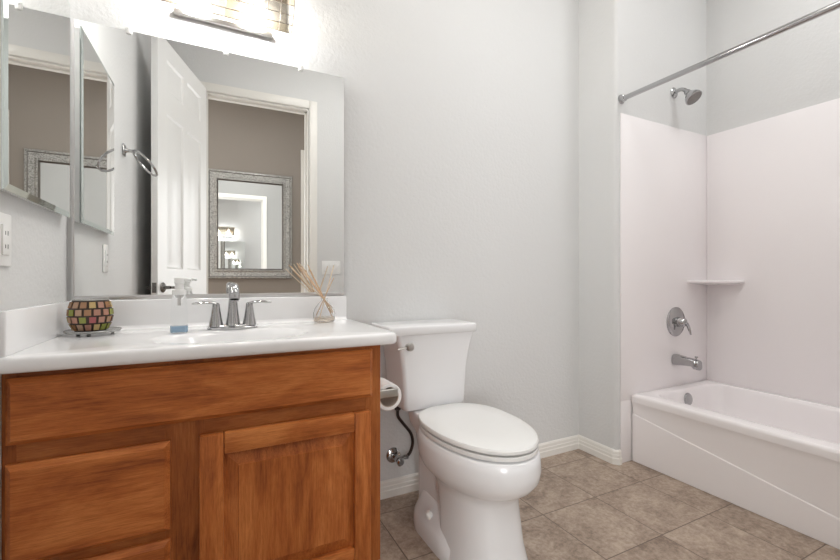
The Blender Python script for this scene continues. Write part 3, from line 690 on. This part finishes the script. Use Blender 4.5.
tube(bm, spline([(0.700, 1.474, 0.699), (0.68, 1.472, 0.697), (0.648, 1.470, 0.694)], 4), [0.006]*8+[0.004], 12, flat=(1, 0.6))
lathe(bm, [(0.012, 0), (0.0165, 0.003), (0.0165, 0.014), (0.013, 0.018), (0.002, 0.020)], (0.702, 1.480, 0.699), (0.15,-1,0.1), 24)
part('flush_lever', bm, M['nickel'], to, 'nickel flush lever', 35, tank)

# ------------------------------------------------------------------ water supply
ws = thing('supply_valve', 'chrome shut-off valve with dark hose on the wall beside the toilet', 'valve', (0.735, YB-0.0005, 0.18))
vx, vz = 0.733, 0.180
bm = B(); lathe(bm, [(0.034, 0.0005), (0.033, 0.006), (0.022, 0.013), (0.010, 0.015)], (vx, YB, vz), (0,-1,0), 28); part('escutcheon', bm, M['chrome'], ws)
bm = B(); cyl(bm, (vx, YB-0.012, vz), (vx, YB-0.07, vz), 0.009, 16); lathe(bm, [(0.013, -0.012), (0.014, 0), (0.013, 0.014)], (vx, YB-0.052, vz), (0,-1,0), 18)
cyl(bm, (vx, YB-0.052, vz), (vx+0.04, YB-0.052, vz+0.004), 0.0085, 14); lathe(bm, [(0.011, 0), (0.011, 0.016)], (vx+0.032, YB-0.052, vz+0.003), (1,0,0.1), 6)
part('valve_body', bm, M['chrome'], ws)
bm = B(); lathe(bm, [(0.006, 0), (0.017, 0.004), (0.018, 0.012), (0.012, 0.018)], (vx, YB-0.07, vz-0.002), (0.15,-1,0), 12); part('valve_handle', bm, M['chrome'], ws)
bm = B()
hp = spline([(vx+0.046, YB-0.052, vz+0.006), (vx+0.060, YB-0.054, vz+0.022), (vx+0.070, YB-0.058, vz+0.062), (vx+0.056, YB-0.066, vz+0.110), (vx+0.012, YB-0.080, vz+0.165), (vx-0.014, YB-0.088, vz+0.200), (vx-0.018, YB-0.092, vz+0.232)], 6)
tube(bm, hp, 0.0068, 12); part('hose', bm, M['hose'], ws, 'dark braided hose')
bm = B(); lathe(bm, [(0.010, 0), (0.0145, 0.004), (0.0145, 0.016), (0.011, 0.020)], (vx-0.018, YB-0.092, vz+0.229), (0,0,1), 8); part('coupling_nut', bm, M['hose'], ws, 'dark coupling nut')

# ------------------------------------------------------------------ toilet paper
px, py, pz = 0.540, 1.268, 0.570
hd = thing('paper_holder', 'brushed metal toilet paper arm on the side of the vanity', 'toilet paper holder', (vx1+0.0003, py, 0.585))
bm = B(); box(bm, vx1+0.0006, vx1+0.008, 1.262, 1.300, 0.565, 0.612, 0.003, 3); box(bm, vx1+0.006, 0.563, 1.272, 1.286, 0.575, 0.601, 0.003, 3); part('bracket', bm, M['nickel'], hd)
bm = B(); cyl(bm, (px+0.008, 1.286, 0.590), (px+0.008, 1.40, 0.590), 0.0085, 16); part('roller', bm, M['nickel'], hd)
rl = thing('toilet_paper', 'white toilet paper roll hanging beside the vanity', 'toilet paper', (px, 1.34, pz))
def ringsec(y, r, sq=1.0): return [(px+r*math.cos(q), y, pz+r*math.sin(q)*sq) for q in [2*PI*i/40 for i in range(40)]]
bm = B(); ro, ri = 0.0455, 0.034
loft(bm, [ringsec(1.292, ri), ringsec(1.292, ro-0.002), ringsec(1.294, ro), ringsec(1.388, ro), ringsec(1.390, ro-0.002), ringsec(1.390, ri), ringsec(1.292, ri)], False, False)
part('paper', bm, M['paper'], rl)
bm = B(); loft(bm, [ringsec(1.293, 0.0338), ringsec(1.389, 0.0338), ringsec(1.389, 0.0325), ringsec(1.293, 0.0325), ringsec(1.293, 0.0338)], False, False); part('core', bm, M['card'], rl, 'brown cardboard core')

# ------------------------------------------------------------------ bathtub
TX0, TX1, TY0, TY1, TZ = 2.000, XT-0.0046, -0.055, YP-0.0047, 0.356
tb = thing('bathtub', 'white bathtub with sloping crease along its apron', 'bathtub', ((TX0+TX1)/2, (TY0+TY1)/2, 0))
orect = (TX0, TX1, TY0, TY1, 0.004); irect = (TX0+0.082, TX1-0.045, TY0+0.09, TY1-0.065, 0.075)
tc_ = ((TX0+TX1)/2+0.02, (TY0+TY1)/2)
angs = [2*PI*i/144 for i in range(144)]
for X_ in (TX0, TX1):
    for Y_ in (TY0, TY1):
        a0 = math.atan2(Y_-tc_[1], X_-tc_[0]) % (2*PI); angs += [a0, a0-0.012, a0+0.012]
angs = sorted(set(x % (2*PI) for x in angs))
bm = B(); rings = []
for d, z in ((0.0, TZ-0.040), (0.0, TZ-0.016), (0.0015, TZ-0.008), (0.006, TZ-0.002), (0.014, TZ)): rings.append([(x, y, z) for x, y in radial(tc_, orect, angs, d)])
for d, z in ((-0.006, TZ), (0.0, TZ-0.001), (0.006, TZ-0.006), (0.010, TZ-0.016), (0.022, TZ-0.10), (0.045, TZ-0.24), (0.07, TZ-0.285), (0.11, TZ-0.305), (0.18, TZ-0.31)): rings.append([(x, y, z) for x, y in radial(tc_, irect, angs, d)])
loft(bm, rings, False, True)
part('basin', bm, M['acryl'], tb, smooth=50)
# apron: upper panel set back, lower panel proud below a sloping crease
bm = B()
def ap(y, zc_): return [(TX0+0.05, y, 0.001), (TX0+0.008, y, 0.001), (TX0+0.006, y, zc_-0.004), (TX0+0.0065, y, zc_), (TX0+0.0095, y, zc_+0.004), (TX0+0.0095, y, zc_+0.03), (TX0+0.007, y, TZ-0.06), (TX0+0.0005, y, TZ-0.034), (TX0+0.05, y, TZ-0.034)]
ys = [TY1-0.001, 1.40, 1.30, 0.6, 0.0, TY0+0.001]
loft(bm, [ap(y, min(0.29, max(0.03, 0.235-0.176*(1.377-y)))) for y in ys]); part('apron', bm, M['acryl'], tb, smooth=25)
bm = B(); lathe(bm, [(0.034, 0), (0.034, 0.004), (0.030, 0.009), (0.004, 0.011)], (2.362, TY1-0.0815, 0.302), (0,-1,0.15), 28); part('overflow_plate', bm, M['chrome'], tb, 'chrome overflow plate')
bm = B(); lathe(bm, [(0.028, 0.0), (0.030, 0.003), (0.022, 0.005), (0.002, 0.008)], (2.36, 1.10, TZ-0.309), (0,0,1), 24); part('drain', bm, M['chrome'], tb, 'chrome tub drain')

# surround
sr = thing('tub_surround', 'glossy white wall panels around the bathtub', 'shower surround', (2.3, YP, 0.4))
st = 1.836
bm = B(); box(bm, 1.919, XT-0.0005, YP-0.0045, YP-0.0006, TZ-0.03, st, 0.0015, 2); box(bm, 1.919, 2.004, YP-0.0045, YP-0.0006, 0.001, TZ-0.0302, 0.0015, 2)
part('end_panel', bm, M['acryl'], sr)
bm = B(); box(bm, XT-0.0045, XT-0.0006, -0.0595, YP-0.0048, TZ-0.03, st, 0.0015, 2); part('long_panel', bm, M['acryl'], sr)
bm = B(); box(bm, 1.919, XT-0.0048, -0.0594, -0.0555, TZ-0.03, st, 0.0015, 2); part('end_panel', bm, M['acryl'], sr)
bm = B(); r_ = 0.20; cx, cy = XT-0.0045, YP-0.0045
def quarter(r, z): return [(cx, cy, z)] + [(cx-r*math.sin(q), cy-r*math.cos(q), z) for q in [PI/2*k/16 for k in range(17)]]
loft(bm, [quarter(0.05, 0.930), quarter(r_*0.86, 0.940), quarter(r_-0.004, 0.9455), quarter(r_, 0.9475), quarter(r_, 0.956), quarter(r_-0.004, 0.959)])
part('corner_shelf', bm, M['acryl'], sr, 'quarter-round corner shelf', 30)

# ------------------------------------------------------------------ shower rod and fittings
sr_ = thing('shower_rod', 'straight chrome shower curtain rod above the tub', 'curtain rod', (1.926, 0.70, 1.909))
bm = B(); cyl(bm, (1.926, YP-0.0035, 1.909), (1.926, -0.0565, 1.909), 0.0125, 24); part('rod', bm, M['chrome'], sr_)
for y, s in ((YP-0.0006, -1), (-0.0594, 1)):
    bm = B(); lathe(bm, [(0.024, 0), (0.024, 0.004), (0.0175, 0.009), (0.016, 0.022), (0.0128, 0.024)], (1.926, y, 1.909), (0, s, 0), 24); part('flange', bm, M['chrome'], sr_)
sh = thing('showerhead', 'chrome shower head on a bent arm above the tub taps', 'shower head', (2.375, YP-0.0006, 2.035))
hx = 2.375
bm = B(); lathe(bm, [(0.030, 0), (0.030, 0.004), (0.022, 0.010), (0.013, 0.013)], (hx, YP-0.0006, 2.034), (0,-1,0), 26); part('flange', bm, M['chrome'], sh)
bm = B(); tube(bm, spline([(hx, YP-0.006, 2.034), (hx, YP-0.035, 2.038), (hx, YP-0.060, 2.028), (hx, YP-0.080, 2.004)], 6), 0.0105, 14); part('arm', bm, M['chrome'], sh)
bm = B(); d_ = Vector((0.03, -0.60, -0.80)).normalized()
lathe(bm, [(0.013, -0.010), (0.017, 0.0), (0.017, 0.012), (0.022, 0.016), (0.036, 0.034), (0.043, 0.050), (0.044, 0.058), (0.041, 0.060)], (hx, YP-0.077, 2.008), d_, 30); hd_ = part('head', bm, M['chrome'], sh)
bm = B(); fc_ = Vector((hx, YP-0.077, 2.008)) + d_*0.0595
lathe(bm, [(0.040, 0), (0.038, 0.0018), (0.002, 0.0022)], fc_, d_, 30); part('spray_face', bm, M['bronze'], sh, 'dark grey spray face', 35, hd_)

tv = thing('shower_valve', 'round chrome shower valve with lever on the tub end wall', 'shower valve', (2.385, YP-0.0046, 0.722))
vy = YP-0.0047
bm = B(); lathe(bm, [(0.084, 0), (0.084, 0.003), (0.078, 0.008), (0.040, 0.012), (0.028, 0.014)], (2.385, vy, 0.722), (0,-1,0), 40); part('trim_plate', bm, M['chrome'], tv)
bm = B(); lathe(bm, [(0.029, 0.011), (0.027, 0.030), (0.024, 0.050), (0.019, 0.056), (0.003, 0.058)], (2.385, vy, 0.722), (0,-1,0), 28)
tube(bm, spline([(2.385, vy-0.048, 0.724), (2.40, vy-0.056, 0.712), (2.412, vy-0.062, 0.68), (2.418, vy-0.066, 0.652)], 5), [0.013,0.0135,0.014,0.014,0.0135,0.013,0.0125,0.012,0.0115,0.011,0.0105,0.010,0.009,0.0085,0.008,0.006], 14, flat=(1.0, 0.6))
part('lever_handle', bm, M['chrome'], tv)
sp = thing('tub_spout', 'chrome tub spout with diverter knob above the tub', 'tub spout', (2.378, YP-0.0046, 0.508))
bm = B(); rs = []
def sec(y, hw, zt, zb_): return [(2.378+hw*math.copysign(abs(math.cos(q))**0.7, math.cos(q)), y, (zt+zb_)/2+(zt-zb_)/2*math.copysign(abs(math.sin(q))**0.7, math.sin(q))) for q in [2*PI*i/28 for i in range(28)]]
loft(bm, [sec(vy, 0.030, 0.538, 0.476), sec(vy-0.012, 0.031, 0.539, 0.476), sec(vy-0.06, 0.026, 0.532, 0.482), sec(vy-0.100, 0.025, 0.528, 0.484), sec(vy-0.112, 0.025, 0.526, 0.470), sec(vy-0.133, 0.024, 0.523, 0.469), sec(vy-0.137, 0.022, 0.520, 0.471)])
spo = part('spout_body', bm, M['chrome'], sp)
bm = B(); cyl(bm, (2.378, vy-0.118, 0.518), (2.378, vy-0.118, 0.535), 0.004, 10); lathe(bm, [(0.004, 0), (0.008, 0.003), (0.008, 0.009), (0.004, 0.011)], (2.378, vy-0.118, 0.533), (0,0,1), 16); part('diverter_knob', bm, M['chrome'], sp, None, 35, spo)

# ------------------------------------------------------------------ added ceiling lamps (out of view, put in as fill light)
def added_ceiling_lamp(name, label, x, y, watts, size, ZC=ZC):
    t_ = thing(name, label, 'ceiling lamp', (x, y, ZC-0.001))
    bm = B(); lathe(bm, [(size*0.5+0.02, 0.0005), (size*0.5+0.02, 0.03), (size*0.5, 0.034)], (x, y, ZC), (0,0,-1), 40); part('rim', bm, M['trim'], t_)
    bm = B(); lathe(bm, [(size*0.5-0.005, 0.033), (size*0.48, 0.05), (size*0.3, 0.062), (0.004, 0.066)], (x, y, ZC), (0,0,-1), 40); part('diffuser', bm, M['diffuser'], t_)
    area_lamp('ceiling_lamp_light', (0, 0, -0.075), size, watts, (0.96, 0.985, 1.0), t_)
added_ceiling_lamp('ceiling_lamp', 'round flush ceiling lamp of the bathroom, overhead', 1.0, 0.70, CEIL_FILL_W, 0.8)
added_ceiling_lamp('ceiling_lamp', 'small round ceiling lamp over the bathtub, overhead', 2.25, 0.55, TUB_FILL_W, 0.4)
added_ceiling_lamp('ceiling_lamp', 'round flush ceiling lamp of the hall, opposite the doorway', 0.50, -1.10, HALL_FILL_W, 0.6, ZH)
added_ceiling_lamp('ceiling_lamp', 'round flush ceiling lamp at the left end of the hall', -1.05, -1.25, HALL_FILL_W*1.6, 0.6, ZH)
